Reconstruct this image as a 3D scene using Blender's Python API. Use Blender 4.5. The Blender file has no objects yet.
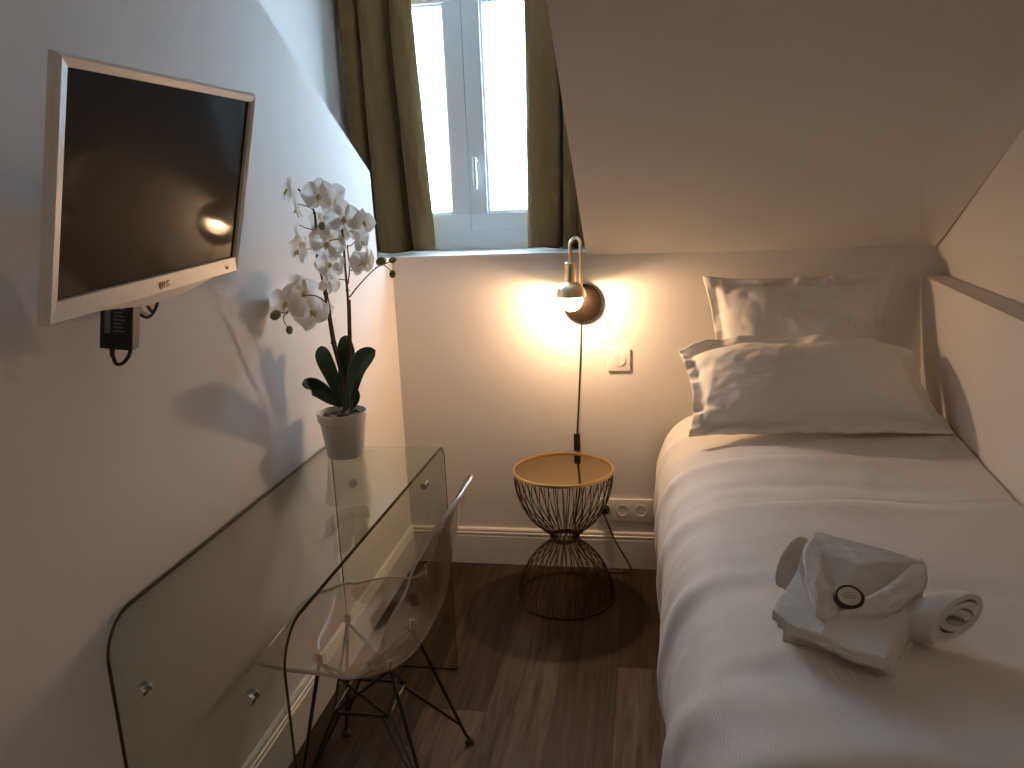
import bpy, bmesh, math, random
from mathutils import Vector, Matrix, noise
random.seed(7)
C = bpy.context.scene.collection
PI = math.pi

# ---------------------------------------------------------------- camera
F_PX = 800.0
CAM = Vector((0, 0, 1.5))
ROT = Matrix(((0.98621196, 0.00120475, 0.16548266),
              (0.16066731, 0.23260789, -0.95920779),
              (-0.03964818, 0.97256985, 0.22920712)))
cd = bpy.data.cameras.new('camera')
cam = bpy.data.objects.new('camera', cd); C.objects.link(cam)
cd.sensor_width = 36.0; cd.lens = F_PX / 1024 * 36.0; cd.clip_start = 0.02
cam.matrix_world = Matrix.Translation(CAM) @ ROT.to_4x4()
bpy.context.scene.camera = cam

def ray(x, y):
    return ROT @ Vector((x - 512, 384 - y, -F_PX))
def PX(x, y, X):
    d = ray(x, y); return CAM + d * (X / d.x)
def PY(x, y, Y):
    d = ray(x, y); return CAM + d * (Y / d.y)
def PZ(x, y, z):
    d = ray(x, y); return CAM + d * ((z - CAM.z) / d.z)

# ---------------------------------------------------------------- materials
def new_mat(name):
    m = bpy.data.materials.new(name); m.use_nodes = True
    nt = m.node_tree; nt.nodes.clear()
    return m, nt, nt.nodes, nt.links
def principled(name, col, rough=0.5, metal=0.0, spec=0.5, bump=None, sheen=0.0, var=None, coat=0.0, trans=0.0, ss=0.0):
    """bump=(scale, strength, distance); var=(scale, amount) mottles the base colour"""
    m, nt, N, L = new_mat(name)
    out = N.new('ShaderNodeOutputMaterial'); b = N.new('ShaderNodeBsdfPrincipled')
    L.new(b.outputs[0], out.inputs[0])
    b.inputs['Base Color'].default_value = (*col, 1); b.inputs['Roughness'].default_value = rough
    b.inputs['Metallic'].default_value = metal; b.inputs['Specular IOR Level'].default_value = spec
    b.inputs['Sheen Weight'].default_value = sheen; b.inputs['Coat Weight'].default_value = coat
    tc = N.new('ShaderNodeTexCoord')
    if ss:
        b.inputs['Subsurface Weight'].default_value = ss; b.inputs['Subsurface Radius'].default_value = (0.01, 0.01, 0.01)
    if bump:
        n = N.new('ShaderNodeTexNoise'); n.inputs['Scale'].default_value = bump[0]; n.inputs['Detail'].default_value = 4
        bp = N.new('ShaderNodeBump'); bp.inputs['Strength'].default_value = bump[1]; bp.inputs['Distance'].default_value = bump[2]
        L.new(tc.outputs['Object'], n.inputs['Vector']); L.new(n.outputs[0], bp.inputs['Height']); L.new(bp.outputs[0], b.inputs['Normal'])
    if var:
        n = N.new('ShaderNodeTexNoise'); n.inputs['Scale'].default_value = var[0]; n.inputs['Detail'].default_value = 5
        mx = N.new('ShaderNodeMix'); mx.data_type = 'RGBA'
        mx.inputs[6].default_value = (*[c * (1 - var[1]) for c in col], 1); mx.inputs[7].default_value = (*[min(1, c * (1 + var[1])) for c in col], 1)
        L.new(tc.outputs['Object'], n.inputs['Vector']); L.new(n.outputs[0], mx.inputs[0]); L.new(mx.outputs[2], b.inputs['Base Color'])
    return m
def emission(name, col, s):
    m, nt, N, L = new_mat(name)
    out = N.new('ShaderNodeOutputMaterial'); e = N.new('ShaderNodeEmission')
    e.inputs[0].default_value = (*col, 1); e.inputs[1].default_value = s
    L.new(e.outputs[0], out.inputs[0]); return m
def clear_glass(name, tint, gloss=0.9, ior=1.5, rough=0.0):
    """thin sheet glass: tinted see-through plus Fresnel mirror"""
    m, nt, N, L = new_mat(name)
    out = N.new('ShaderNodeOutputMaterial'); mx = N.new('ShaderNodeMixShader')
    t = N.new('ShaderNodeBsdfTransparent'); g = N.new('ShaderNodeBsdfGlossy'); fr = N.new('ShaderNodeMath'); lw = N.new('ShaderNodeLayerWeight'); pw = N.new('ShaderNodeMath')
    t.inputs[0].default_value = (*tint, 1); g.inputs[0].default_value = (gloss, gloss, gloss, 1); g.inputs['Roughness'].default_value = rough
    f0 = ((ior - 1) / (ior + 1)) ** 2                      # Schlick's Fresnel, the same from both sides of the sheet
    lw.inputs[0].default_value = 0.5; pw.operation = 'POWER'; pw.inputs[1].default_value = 5.0
    fr.operation = 'MULTIPLY_ADD'; fr.inputs[1].default_value = 1 - f0; fr.inputs[2].default_value = f0
    L.new(lw.outputs['Facing'], pw.inputs[0]); L.new(pw.outputs[0], fr.inputs[0])
    L.new(fr.outputs[0], mx.inputs[0]); L.new(t.outputs[0], mx.inputs[1]); L.new(g.outputs[0], mx.inputs[2]); L.new(mx.outputs[0], out.inputs[0])
    return m
def striped_linen(name, col, pitch, axis='X'):
    m, nt, N, L = new_mat(name)
    out = N.new('ShaderNodeOutputMaterial'); b = N.new('ShaderNodeBsdfPrincipled'); L.new(b.outputs[0], out.inputs[0])
    b.inputs['Roughness'].default_value = 0.75; b.inputs['Sheen Weight'].default_value = 0.15; b.inputs['Specular IOR Level'].default_value = 0.25
    uv = N.new('ShaderNodeUVMap'); w = N.new('ShaderNodeTexWave')
    w.wave_type = 'BANDS'; w.bands_direction = axis; w.wave_profile = 'SIN'
    w.inputs['Scale'].default_value = 1.0 / pitch * (2 * PI / 20); w.inputs['Distortion'].default_value = 0
    L.new(uv.outputs[0], w.inputs['Vector'])
    mx = N.new('ShaderNodeMix'); mx.data_type = 'RGBA'
    mx.inputs[6].default_value = (*[c * 0.93 for c in col], 1); mx.inputs[7].default_value = (*col, 1)
    L.new(w.outputs[1], mx.inputs[0]); L.new(mx.outputs[2], b.inputs['Base Color'])
    n = N.new('ShaderNodeTexNoise'); n.inputs['Scale'].default_value = 9; n.inputs['Detail'].default_value = 5
    tc = N.new('ShaderNodeTexCoord'); L.new(tc.outputs['Object'], n.inputs['Vector'])
    ad = N.new('ShaderNodeMath'); ad.operation = 'MULTIPLY_ADD'; ad.inputs[1].default_value = 0.04
    L.new(w.outputs[1], ad.inputs[0]); L.new(n.outputs[0], ad.inputs[2])
    bp = N.new('ShaderNodeBump'); bp.inputs['Strength'].default_value = 0.35; bp.inputs['Distance'].default_value = 0.012
    L.new(ad.outputs[0], bp.inputs['Height']); L.new(bp.outputs[0], b.inputs['Normal'])
    return m

M = {}
M['wall'] = principled('white_wall_paint', (0.72, 0.695, 0.672), 0.7, spec=0.25, bump=(60, 0.12, 0.002))
M['ceiling'] = principled('white_ceiling_paint', (0.70, 0.675, 0.645), 0.8, spec=0.15, bump=(60, 0.1, 0.002))
M['wall_dark'] = principled('dark_taupe_wall_paint', (0.45, 0.42, 0.39), 0.7, spec=0.25)
M['trim'] = principled('white_gloss_trim', (0.72, 0.70, 0.67), 0.35)
M['pvc'] = principled('white_window_plastic', (0.84, 0.88, 0.93), 0.3)
M['gasket'] = principled('dark_rubber_gasket', (0.05, 0.05, 0.055), 0.6)
M['pane'] = clear_glass('window_pane_glass', (0.95, 0.97, 0.98), 0.8)
M['velvet'] = principled('olive_velvet', (0.140, 0.082, 0.029), 0.9, spec=0.1, sheen=0.12, bump=(120, 0.15, 0.002), var=(6, 0.12))
M['brass'] = principled('brushed_brass', (0.72, 0.52, 0.25), 0.32, metal=1.0)
M['pale_brass'] = principled('satin_pale_brass', (0.80, 0.66, 0.42), 0.3, metal=1.0)
M['bronze'] = principled('dark_bronze_wood', (0.006, 0.0034, 0.0022), 0.5, spec=0.12, var=(30, 0.3))
M['wire'] = principled('antique_brass_wire', (0.11, 0.07, 0.036), 0.38, metal=1.0)
M['mirror'] = principled('tinted_bronze_mirror', (0.47, 0.31, 0.13), 0.05, metal=1.0)
def bulb_mat():
    m, nt, N, L = new_mat('frosted_bulb_glow')
    out = N.new('ShaderNodeOutputMaterial'); a = N.new('ShaderNodeAddShader'); t = N.new('ShaderNodeBsdfTransparent'); e = N.new('ShaderNodeEmission')
    t.inputs[0].default_value = (0.9, 0.9, 0.9, 1); e.inputs[0].default_value = (1.0, 0.66, 0.38, 1); e.inputs[1].default_value = 20.0
    L.new(t.outputs[0], a.inputs[0]); L.new(e.outputs[0], a.inputs[1]); L.new(a.outputs[0], out.inputs[0]); return m
M['bulb'] = bulb_mat()
M['cord'] = principled('dark_textile_cord', (0.02, 0.016, 0.014), 0.8)
M['black'] = principled('black_plastic', (0.012, 0.012, 0.013), 0.4)
M['white_plastic'] = principled('white_plastic', (0.78, 0.76, 0.73), 0.35)
M['socket_dark'] = principled('dark_socket_hole', (0.02, 0.02, 0.02), 0.7)
M['tv_white'] = principled('pearl_white_plastic', (0.70, 0.67, 0.63), 0.38)
M['label'] = principled('grey_label_print', (0.22, 0.22, 0.22), 0.6)
M['logo'] = principled('copper_logo', (0.32, 0.09, 0.05), 0.4)
M['silver'] = principled('polished_steel', (0.72, 0.72, 0.72), 0.18, metal=1.0)
M['black_metal'] = principled('black_wire_metal', (0.012, 0.012, 0.012), 0.4, spec=0.5)
M['glass'] = clear_glass('greenish_desk_glass', (0.855, 0.885, 0.865), 0.95, 1.52)
M['glass_edge'] = principled('dark_green_glass_edge', (0.015, 0.035, 0.028), 0.1, spec=0.8)
M['acrylic'] = clear_glass('clear_polycarbonate', (0.90, 0.865, 0.85), 0.95, 1.75, 0.03)
M['acrylic_edge'] = principled('polished_clear_edge', (0.60, 0.51, 0.48), 0.12, spec=0.9)
M['pot'] = principled('white_ceramic_pot', (0.74, 0.72, 0.69), 0.35)
M['bark'] = principled('dark_bark_soil', (0.035, 0.022, 0.014), 0.9, bump=(90, 0.8, 0.01), var=(60, 0.5))
M['leaf'] = principled('dark_green_orchid_leaf', (0.018, 0.055, 0.022), 0.35, spec=0.5, var=(18, 0.25))
M['stem'] = principled('dark_orchid_stem', (0.035, 0.025, 0.018), 0.6)
M['bud'] = principled('olive_bud', (0.22, 0.23, 0.11), 0.5)
def petal_mat():
    m, nt, N, L = new_mat('white_orchid_petal')
    out = N.new('ShaderNodeOutputMaterial'); mx = N.new('ShaderNodeMixShader'); mx.inputs[0].default_value = 0.45
    d = N.new('ShaderNodeBsdfDiffuse'); t = N.new('ShaderNodeBsdfTranslucent')
    d.inputs[0].default_value = (0.88, 0.87, 0.84, 1); t.inputs[0].default_value = (0.86, 0.85, 0.80, 1)
    L.new(d.outputs[0], mx.inputs[1]); L.new(t.outputs[0], mx.inputs[2]); L.new(mx.outputs[0], out.inputs[0])
    return m
M['petal'] = petal_mat()
M['lip'] = principled('yellow_orchid_lip', (0.55, 0.46, 0.16), 0.5)
M['terry'] = principled('white_terry', (0.62, 0.61, 0.59), 0.95, spec=0.1, sheen=0.3, bump=(420, 0.5, 0.003))
M['sheet'] = principled('white_cotton_sheet', (0.80, 0.785, 0.765), 0.8, spec=0.2, bump=(12, 0.25, 0.01))
M['bedbase'] = principled('grey_bed_base', (0.22, 0.21, 0.20), 0.85, bump=(200, 0.3, 0.002))
M['soap_rim'] = principled('dark_brown_rim', (0.018, 0.012, 0.009), 0.5)
M['soap_face'] = principled('cream_disc', (0.55, 0.52, 0.42), 0.5)
M['duvet'] = striped_linen('white_striped_duvet', (0.68, 0.66, 0.64), 0.006)
M['pillowcase'] = striped_linen('white_striped_pillowcase', (0.80, 0.785, 0.765), 0.009)
M['plaincase'] = principled('white_pillowcase', (0.80, 0.785, 0.765), 0.8, spec=0.2, sheen=0.15, bump=(14, 0.3, 0.008))
def screen_mat():
    m, nt, N, L = new_mat('dark_satin_screen')
    out = N.new('ShaderNodeOutputMaterial'); d = N.new('ShaderNodeBsdfDiffuse'); d.inputs[0].default_value = (0.005, 0.0045, 0.0045, 1)
    a = N.new('ShaderNodeAddShader'); a2 = N.new('ShaderNodeAddShader')
    g1 = N.new('ShaderNodeBsdfGlossy'); g1.inputs[0].default_value = (0.022, 0.022, 0.022, 1); g1.inputs['Roughness'].default_value = 0.05
    g2 = N.new('ShaderNodeBsdfGlossy'); g2.inputs[0].default_value = (0.012, 0.012, 0.012, 1); g2.inputs['Roughness'].default_value = 0.42
    L.new(g1.outputs[0], a.inputs[0]); L.new(g2.outputs[0], a.inputs[1]); L.new(a.outputs[0], a2.inputs[0]); L.new(d.outputs[0], a2.inputs[1]); L.new(a2.outputs[0], out.inputs[0])
    return m
M['screen'] = screen_mat()
def plank_mat():
    m, nt, N, L = new_mat('dark_oak_planks')
    out = N.new('ShaderNodeOutputMaterial'); b = N.new('ShaderNodeBsdfPrincipled'); L.new(b.outputs[0], out.inputs[0])
    at = N.new('ShaderNodeAttribute'); at.attribute_name = 'tone'; at.attribute_type = 'GEOMETRY'
    tc = N.new('ShaderNodeTexCoord'); mp = N.new('ShaderNodeMapping'); mp.inputs['Scale'].default_value = (38, 2.2, 1)
    ad = N.new('ShaderNodeVectorMath'); ad.operation = 'ADD'
    sc = N.new('ShaderNodeVectorMath'); sc.operation = 'SCALE'; sc.inputs['Scale'].default_value = 37.0
    L.new(tc.outputs['Object'], mp.inputs['Vector']); L.new(at.outputs['Color'], sc.inputs[0]); L.new(mp.outputs[0], ad.inputs[0]); L.new(sc.outputs[0], ad.inputs[1])
    n = N.new('ShaderNodeTexNoise'); n.inputs['Scale'].default_value = 1.0; n.inputs['Detail'].default_value = 7; n.inputs['Roughness'].default_value = 0.65; n.inputs['Distortion'].default_value = 0.6
    L.new(ad.outputs[0], n.inputs['Vector'])
    r = N.new('ShaderNodeValToRGB'); e = r.color_ramp.elements
    e[0].position = 0.30; e[0].color = (0.027, 0.019, 0.014, 1); e[1].position = 0.72; e[1].color = (0.120, 0.082, 0.060, 1)
    L.new(n.outputs[0], r.inputs[0])
    mu = N.new('ShaderNodeMix'); mu.data_type = 'RGBA'; mu.blend_type = 'MULTIPLY'; mu.inputs[0].default_value = 1.0
    rr = N.new('ShaderNodeValToRGB'); q = rr.color_ramp.elements
    q[0].color = (0.32, 0.31, 0.30, 1); q[1].color = (1.7, 1.62, 1.55, 1)
    L.new(at.outputs['Fac'], rr.inputs[0]); L.new(r.outputs[0], mu.inputs[6]); L.new(rr.outputs[0], mu.inputs[7]); L.new(mu.outputs[2], b.inputs['Base Color'])
    b.inputs['Roughness'].default_value = 0.5; b.inputs['Specular IOR Level'].default_value = 0.10
    bp = N.new('ShaderNodeBump'); bp.inputs['Strength'].default_value = 0.25; bp.inputs['Distance'].default_value = 0.002
    L.new(n.outputs[0], bp.inputs['Height']); L.new(bp.outputs[0], b.inputs['Normal'])
    return m
M['plank'] = plank_mat()

# ---------------------------------------------------------------- mesh builder
def crom(pts, n=8):
    """Catmull-Rom through the points"""
    p = [Vector(q) for q in pts]
    if len(p) < 3: return p
    p = [p[0] * 2 - p[1]] + p + [p[-1] * 2 - p[-2]]
    out = []
    for i in range(1, len(p) - 2):
        for k in range(n):
            t = k / n
            a, b, c, d = p[i - 1:i + 3]
            out.append(0.5 * ((2 * b) + (c - a) * t + (2 * a - 5 * b + 4 * c - d) * t * t + (3 * b - a - 3 * c + d) * t ** 3))
    out.append(p[-2]); return out

class MB:
    def __init__(s): s.v = []; s.f = []; s.uv = {}
    def add(s, vs, fs):
        o = len(s.v); s.v += [Vector(v) for v in vs]; s.f += [tuple(o + i for i in f) for f in fs]; return s
    def box(s, lo, hi, mat=None):
        x0, y0, z0 = lo; x1, y1, z1 = hi
        vs = [Vector(p) for p in ((x0,y0,z0),(x1,y0,z0),(x1,y1,z0),(x0,y1,z0),(x0,y0,z1),(x1,y0,z1),(x1,y1,z1),(x0,y1,z1))]
        if mat is not None: vs = [mat @ v for v in vs]
        return s.add(vs, [(0,3,2,1),(4,5,6,7),(0,1,5,4),(1,2,6,5),(2,3,7,6),(3,0,4,7)])
    def quad(s, *p): return s.add(p, [tuple(range(len(p)))])
    def tube(s, pts, r, n=8, cap=True):
        pts = [Vector(p) for p in pts]; m = len(pts)
        rs = r if isinstance(r, (list, tuple)) else [r] * m
        t0 = (pts[1] - pts[0]).normalized()
        up = Vector((0, 0, 1)) if abs(t0.z) < 0.9 else Vector((1, 0, 0))
        a = t0.cross(up).normalized(); vs = []
        for i in range(m):
            t = (pts[min(i + 1, m - 1)] - pts[max(i - 1, 0)]).normalized()
            a = (a - t * a.dot(t)).normalized(); b = t.cross(a)
            for k in range(n):
                w = 2 * PI * k / n; vs.append(pts[i] + (a * math.cos(w) + b * math.sin(w)) * rs[i])
        fs = [(i * n + k, i * n + (k + 1) % n, (i + 1) * n + (k + 1) % n, (i + 1) * n + k) for i in range(m - 1) for k in range(n)]
        if cap: fs += [tuple(range(n - 1, -1, -1)), tuple((m - 1) * n + k for k in range(n))]
        return s.add(vs, fs)
    def ring(s, c, R, r, n=64, k=8, axis=None):
        vs = []; fs = []
        for i in range(n):
            w = 2 * PI * i / n
            for j in range(k):
                u = 2 * PI * j / k; rr = R + r * math.cos(u)
                p = Vector((rr * math.cos(w), rr * math.sin(w), r * math.sin(u)))
                vs.append(Vector(c) + (axis @ p if axis is not None else p))
        for i in range(n):
            for j in range(k):
                fs.append((i * k + j, ((i + 1) % n) * k + j, ((i + 1) % n) * k + (j + 1) % k, i * k + (j + 1) % k))
        return s.add(vs, fs)
    def lathe(s, prof, n=40, mat=None):
        """prof = (radius, height) pairs round local z; closed at either end when radius is 0"""
        mat = mat or Matrix.Identity(4); vs = []; fs = []; idx = []
        for r, z in prof:
            if r < 1e-6: idx.append([len(vs)]); vs.append(mat @ Vector((0, 0, z)))
            else:
                idx.append(list(range(len(vs), len(vs) + n)))
                vs += [mat @ Vector((r * math.cos(2 * PI * k / n), r * math.sin(2 * PI * k / n), z)) for k in range(n)]
        for a, b in zip(idx, idx[1:]):
            if len(a) == 1 and len(b) == 1: continue
            for k in range(n):
                k2 = (k + 1) % n
                if len(a) == 1: fs.append((a[0], b[k2], b[k]))
                elif len(b) == 1: fs.append((a[k], a[k2], b[0]))
                else: fs.append((a[k], a[k2], b[k2], b[k]))
        return s.add(vs, fs)
    def grid(s, fn, nu, nv, uvfn=None):
        o = len(s.v)
        for j in range(nv + 1):
            for i in range(nu + 1):
                s.v.append(Vector(fn(i / nu, j / nv)))
                if uvfn: s.uv[len(s.v) - 1] = uvfn(i / nu, j / nv)
        for j in range(nv):
            for i in range(nu):
                a = o + j * (nu + 1) + i; s.f.append((a, a + 1, a + nu + 2, a + nu + 1))
        return s
    def sphere(s, c, r, n=16, m=10, sc=(1, 1, 1), rot=None):
        prof = [(math.sin(PI * i / m) if 0 < i < m else 0.0, -math.cos(PI * i / m)) for i in range(m + 1)]
        mt = Matrix.Translation(Vector(c)) @ (rot.to_4x4() if rot is not None else Matrix.Identity(4)) @ Matrix.Diagonal((r * sc[0], r * sc[1], r * sc[2], 1))
        return s.lathe(prof, n, mt)
    def build(s, name, mat, parent=None, smooth=True, angle=40, mods=None, bevel=0, loc=None, extra=None):
        me = bpy.data.meshes.new(name)
        o = Vector(loc) if loc is not None else Vector((0, 0, 0))
        me.from_pydata([v - o for v in s.v], [], s.f); me.update()
        if s.uv:
            ul = me.uv_layers.new(name='UVMap')
            for lp in me.loops: ul.data[lp.index].uv = s.uv.get(lp.vertex_index, (0, 0))
        me.materials.append(mat)
        for e in extra or []: me.materials.append(e)
        ob = bpy.data.objects.new(name, me); C.objects.link(ob); ob.location = o
        if bevel:
            bm = bmesh.new(); bm.from_mesh(me)
            ed = [e for e in bm.edges if len(e.link_faces) == 2 and e.calc_face_angle(0) > 0.6]
            bmesh.ops.bevel(bm, geom=ed, offset=bevel, segments=2, profile=0.7, affect='EDGES', clamp_overlap=True)
            bm.to_mesh(me); bm.free()
        if mods:
            mods(ob); bake(ob)
            me = ob.data
        if smooth:
            me.shade_smooth()
            if angle < 180: me.set_sharp_from_angle(angle=math.radians(angle))
        if parent is not None:
            ob.parent = parent; ob.matrix_parent_inverse = parent_matrix(parent).inverted()
        return ob
def parent_matrix(p):
    m = p.matrix_basis.copy()
    return parent_matrix(p.parent) @ p.matrix_parent_inverse @ m if p.parent else m
def bake(ob):
    bpy.context.view_layer.update()
    dg = bpy.context.evaluated_depsgraph_get()
    me = bpy.data.meshes.new_from_object(ob.evaluated_get(dg))
    old = ob.data; ob.modifiers.clear(); ob.data = me; me.name = old.name
    bpy.data.meshes.remove(old)
def tag(o, label, cat, group=None):
    o['label'] = label; o['category'] = cat; o['kind'] = 'thing'
    if group: o['group'] = group
    return o
def thing(name, label, cat, loc, group=None):
    o = bpy.data.objects.new(name, None); C.objects.link(o); o.location = loc; o.empty_display_size = 0.05
    return tag(o, label, cat, group)
def struct(o): o['kind'] = 'structure'; return o
def solidify(t, off=-1):
    def f(ob):
        m = ob.modifiers.new('s', 'SOLIDIFY'); m.thickness = t; m.offset = off
    return f
def fbm(p, sc, oct=4):
    return noise.fractal(Vector(p) * sc, 1.0, 2.0, oct)

# ---------------------------------------------------------------- room measures
BY, LX = 3.05, -0.985           # back wall, left wall
SL, Z0 = 0.60, 1.270            # slope of the sloping ceiling and where it meets the back wall
HC = 2.40                       # flat ceiling
WY = 3.36                       # dormer window plane
DL, DR = -1.22, -0.222          # dormer cheeks
SILL = 1.284
FY = -0.95                      # wall behind the camera
YS = BY - (HC - Z0) / SL        # where slope reaches the flat ceiling
LED = 1.17
LEAN = 0.085                    # the lower right wall leans back slightly towards the floor
led_front = [(0.962, BY), (0.857, 1.98), (0.85, 1.6), (0.85, FY)]
led_back = [(1.035, BY), (0.945, 1.98), (0.935, 1.6), (0.935, FY)]

# floor: planks (one mesh, a groove between planks)
def floor():
    b = MB(); tones = []
    b.quad((-1.3, FY, -0.004), (1.2, FY, -0.004), (1.2, BY, -0.004), (-1.3, BY, -0.004)); tones.append(0.0)
    seams = [-1.24, -1.054, -0.862, -0.667, -0.474, -0.276, -0.0925, 0.10, 0.29, 0.48, 0.67, 0.86, 1.05, 1.24]
    joints = {3: [2.058], 4: [1.45], 6: [2.33], 5: [2.93, 1.60], 2: [2.6], 7: [2.7]}
    tone_of = {(3, 1): .26, (3, 0): .72, (4, 1): .56, (4, 0): .6, (5, 1): .3, (5, 0): .24, (5, 2): .5, (6, 1): .14, (6, 0): .66}
    g = 0.0011
    for i in range(len(seams) - 1):
        js = sorted(joints.get(i, [random.uniform(1.2, 2.8)]))
        ys = [FY] + [j - 1.22 for j in js[:1] if j - 1.22 > FY] + js + [BY]
        ys = sorted(set(ys))
        for k in range(len(ys) - 1):
            b.quad((seams[i] + g, ys[k] + g, 0), (seams[i + 1] - g, ys[k] + g, 0), (seams[i + 1] - g, ys[k + 1] - g, 0), (seams[i] + g, ys[k + 1] - g, 0))
            fromback = len(ys) - 2 - k
            key = (i, 1 if fromback == 0 else 0 if fromback == 1 else 2)
            tones.append(tone_of.get(key, random.uniform(0.1, 0.8)))
    ob = b.build('floor', M['plank'], smooth=False)
    a = ob.data.attributes.new('tone', 'FLOAT', 'FACE')
    for i, t in enumerate(tones): a.data[i].value = t
    struct(ob)
floor()

# back wall
struct(MB().quad((-1.3, BY, 0), (1.3, BY, 0), (1.3, BY, Z0), (DR, BY, Z0), (DR, BY, SILL - .012), (-1.3, BY, SILL - .012)).build('wall_back', M['wall'], smooth=False))
# left wall: solid slab with the raked cut that opens to the dormer
def left_wall():
    prof = [(FY, 0), (BY, 0), (BY, SILL - .012), (2.881, SILL - .012), (2.871, 1.602), (2.099, 2.014), (1.375, HC), (FY, HC)]
    n = len(prof); T = 0.06
    b = MB().add([(LX, y, z) for y, z in prof] + [(LX - T, y, z) for y, z in prof],
                 [tuple(range(n)), tuple(range(2 * n - 1, n - 1, -1))] + [(i, i + n, (i + 1) % n + n, (i + 1) % n) for i in range(n)])
    struct(b.build('wall_left', M['wall'], smooth=False))
left_wall()
# dormer cheeks
struct(MB().quad((DL, 1.0, SILL - .012), (DL, WY, SILL - .012), (DL, WY, HC), (DL, 1.0, HC))
       .quad((DL, 1.0, SILL - .012), (DL, 1.0, HC), (LX - .06, 1.0, HC), (LX - .06, 1.0, SILL - .012))
       .quad((DL, 1.0, SILL - .012), (LX - .06, 1.0, SILL - .012), (LX - .06, WY, SILL - .012), (DL, WY, SILL - .012)).build('wall_dormer_left', M['wall'], smooth=False))
struct(MB().quad((DR, BY, Z0), (DR, WY + .02, Z0), (DR, WY + .02, HC), (DR, YS, HC)).build('wall_dormer_right', M['wall'], smooth=False))
# ceilings: the slope right of the dormer, the flat, the dormer top
def slope_pts():
    b = MB()
    # gently rounded foot where the slope runs into the wall
    n = 24
    def fn(u, v):
        y = BY - v * (BY - YS); z = Z0 + SL * (BY - y)
        return (DR + u * (1.02 - DR), y, z)
    b.grid(fn, 6, n)
    b.quad((-1.3, FY, HC), (-1.3, YS, HC), (1.3, YS, HC), (1.3, FY, HC))
    b.quad((DL - .01, YS, HC), (DL - .01, WY + .05, HC), (DR, WY + .05, HC), (DR, YS, HC))
    struct(b.build('ceiling', M['ceiling'], smooth=False))
slope_pts()
# right wall: lower part with ledge, upper part set back
def right_wall():
    b = MB()
    for (x0, y0), (x1, y1), (u0, _), (u1, _2) in zip(led_front, led_front[1:], led_back, led_back[1:]):
        b.quad((x0 + LEAN, y0, 0), (x0, y0, LED), (x1, y1, LED), (x1 + LEAN, y1, 0))
        b.quad((x0, y0, LED), (u0, y0, LED), (u1, y1, LED), (x1, y1, LED))
    N_ = 30
    def topz(y): return min(HC, Z0 + SL * (BY - y))
    def bx(y):
        for (x0, y0), (x1, y1) in zip(led_back, led_back[1:]):
            if y1 <= y <= y0: return x1 + (x0 - x1) * (y - y1) / (y0 - y1)
        return led_back[-1][0] if y < 1 else led_back[0][0]
    def fn(u, v):
        y = BY + (FY - BY) * u; x0 = bx(y); zt = topz(y) + 0.02
        return (x0 + (1.0 - x0) * v, y, LED + (zt - LED) * v)
    b.grid(fn, N_, 3)
    # plaster cove that eases the slope into the right wall, with a fine joint along the wall
    def on_slope(x, y):
        d = ray(x, y); return CAM + d * ((Z0 + SL * BY - CAM.z) / (d.z + SL * d.y))
    cov = crom([on_slope(*p) for p in ((929, 246), (925, 225), (923, 200), (927, 175), (945, 143), (985, 104), (1030, 66), (1090, 20), (1160, -40))], 4)
    nn = len(cov)
    def fc(u, v):
        i = u * (nn - 1); k = min(int(i), nn - 2); p = cov[k].lerp(cov[k + 1], i - k) - Vector((0, 0, .001))
        q = Vector((1.0, p.y, Z0 + SL * (BY - p.y)))
        drop = min(.016, (q.x - p.x) * .3)
        q2 = Vector((q.x - .001, q.y, q.z - drop))
        e = v * v * (3 - 2 * v)
        return p.lerp(q, v) * (1 - v) + p.lerp(q2, v) * v
    b.grid(fc, 48, 8)
    struct(b.build('wall_right', M['wall'], smooth=True, angle=25))
right_wall()
struct(MB().quad((-1.3, FY, 0), (-1.3, FY, HC), (1.3, FY, HC), (1.3, FY, 0)).build('wall_front', M['wall_dark'], smooth=False))

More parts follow.
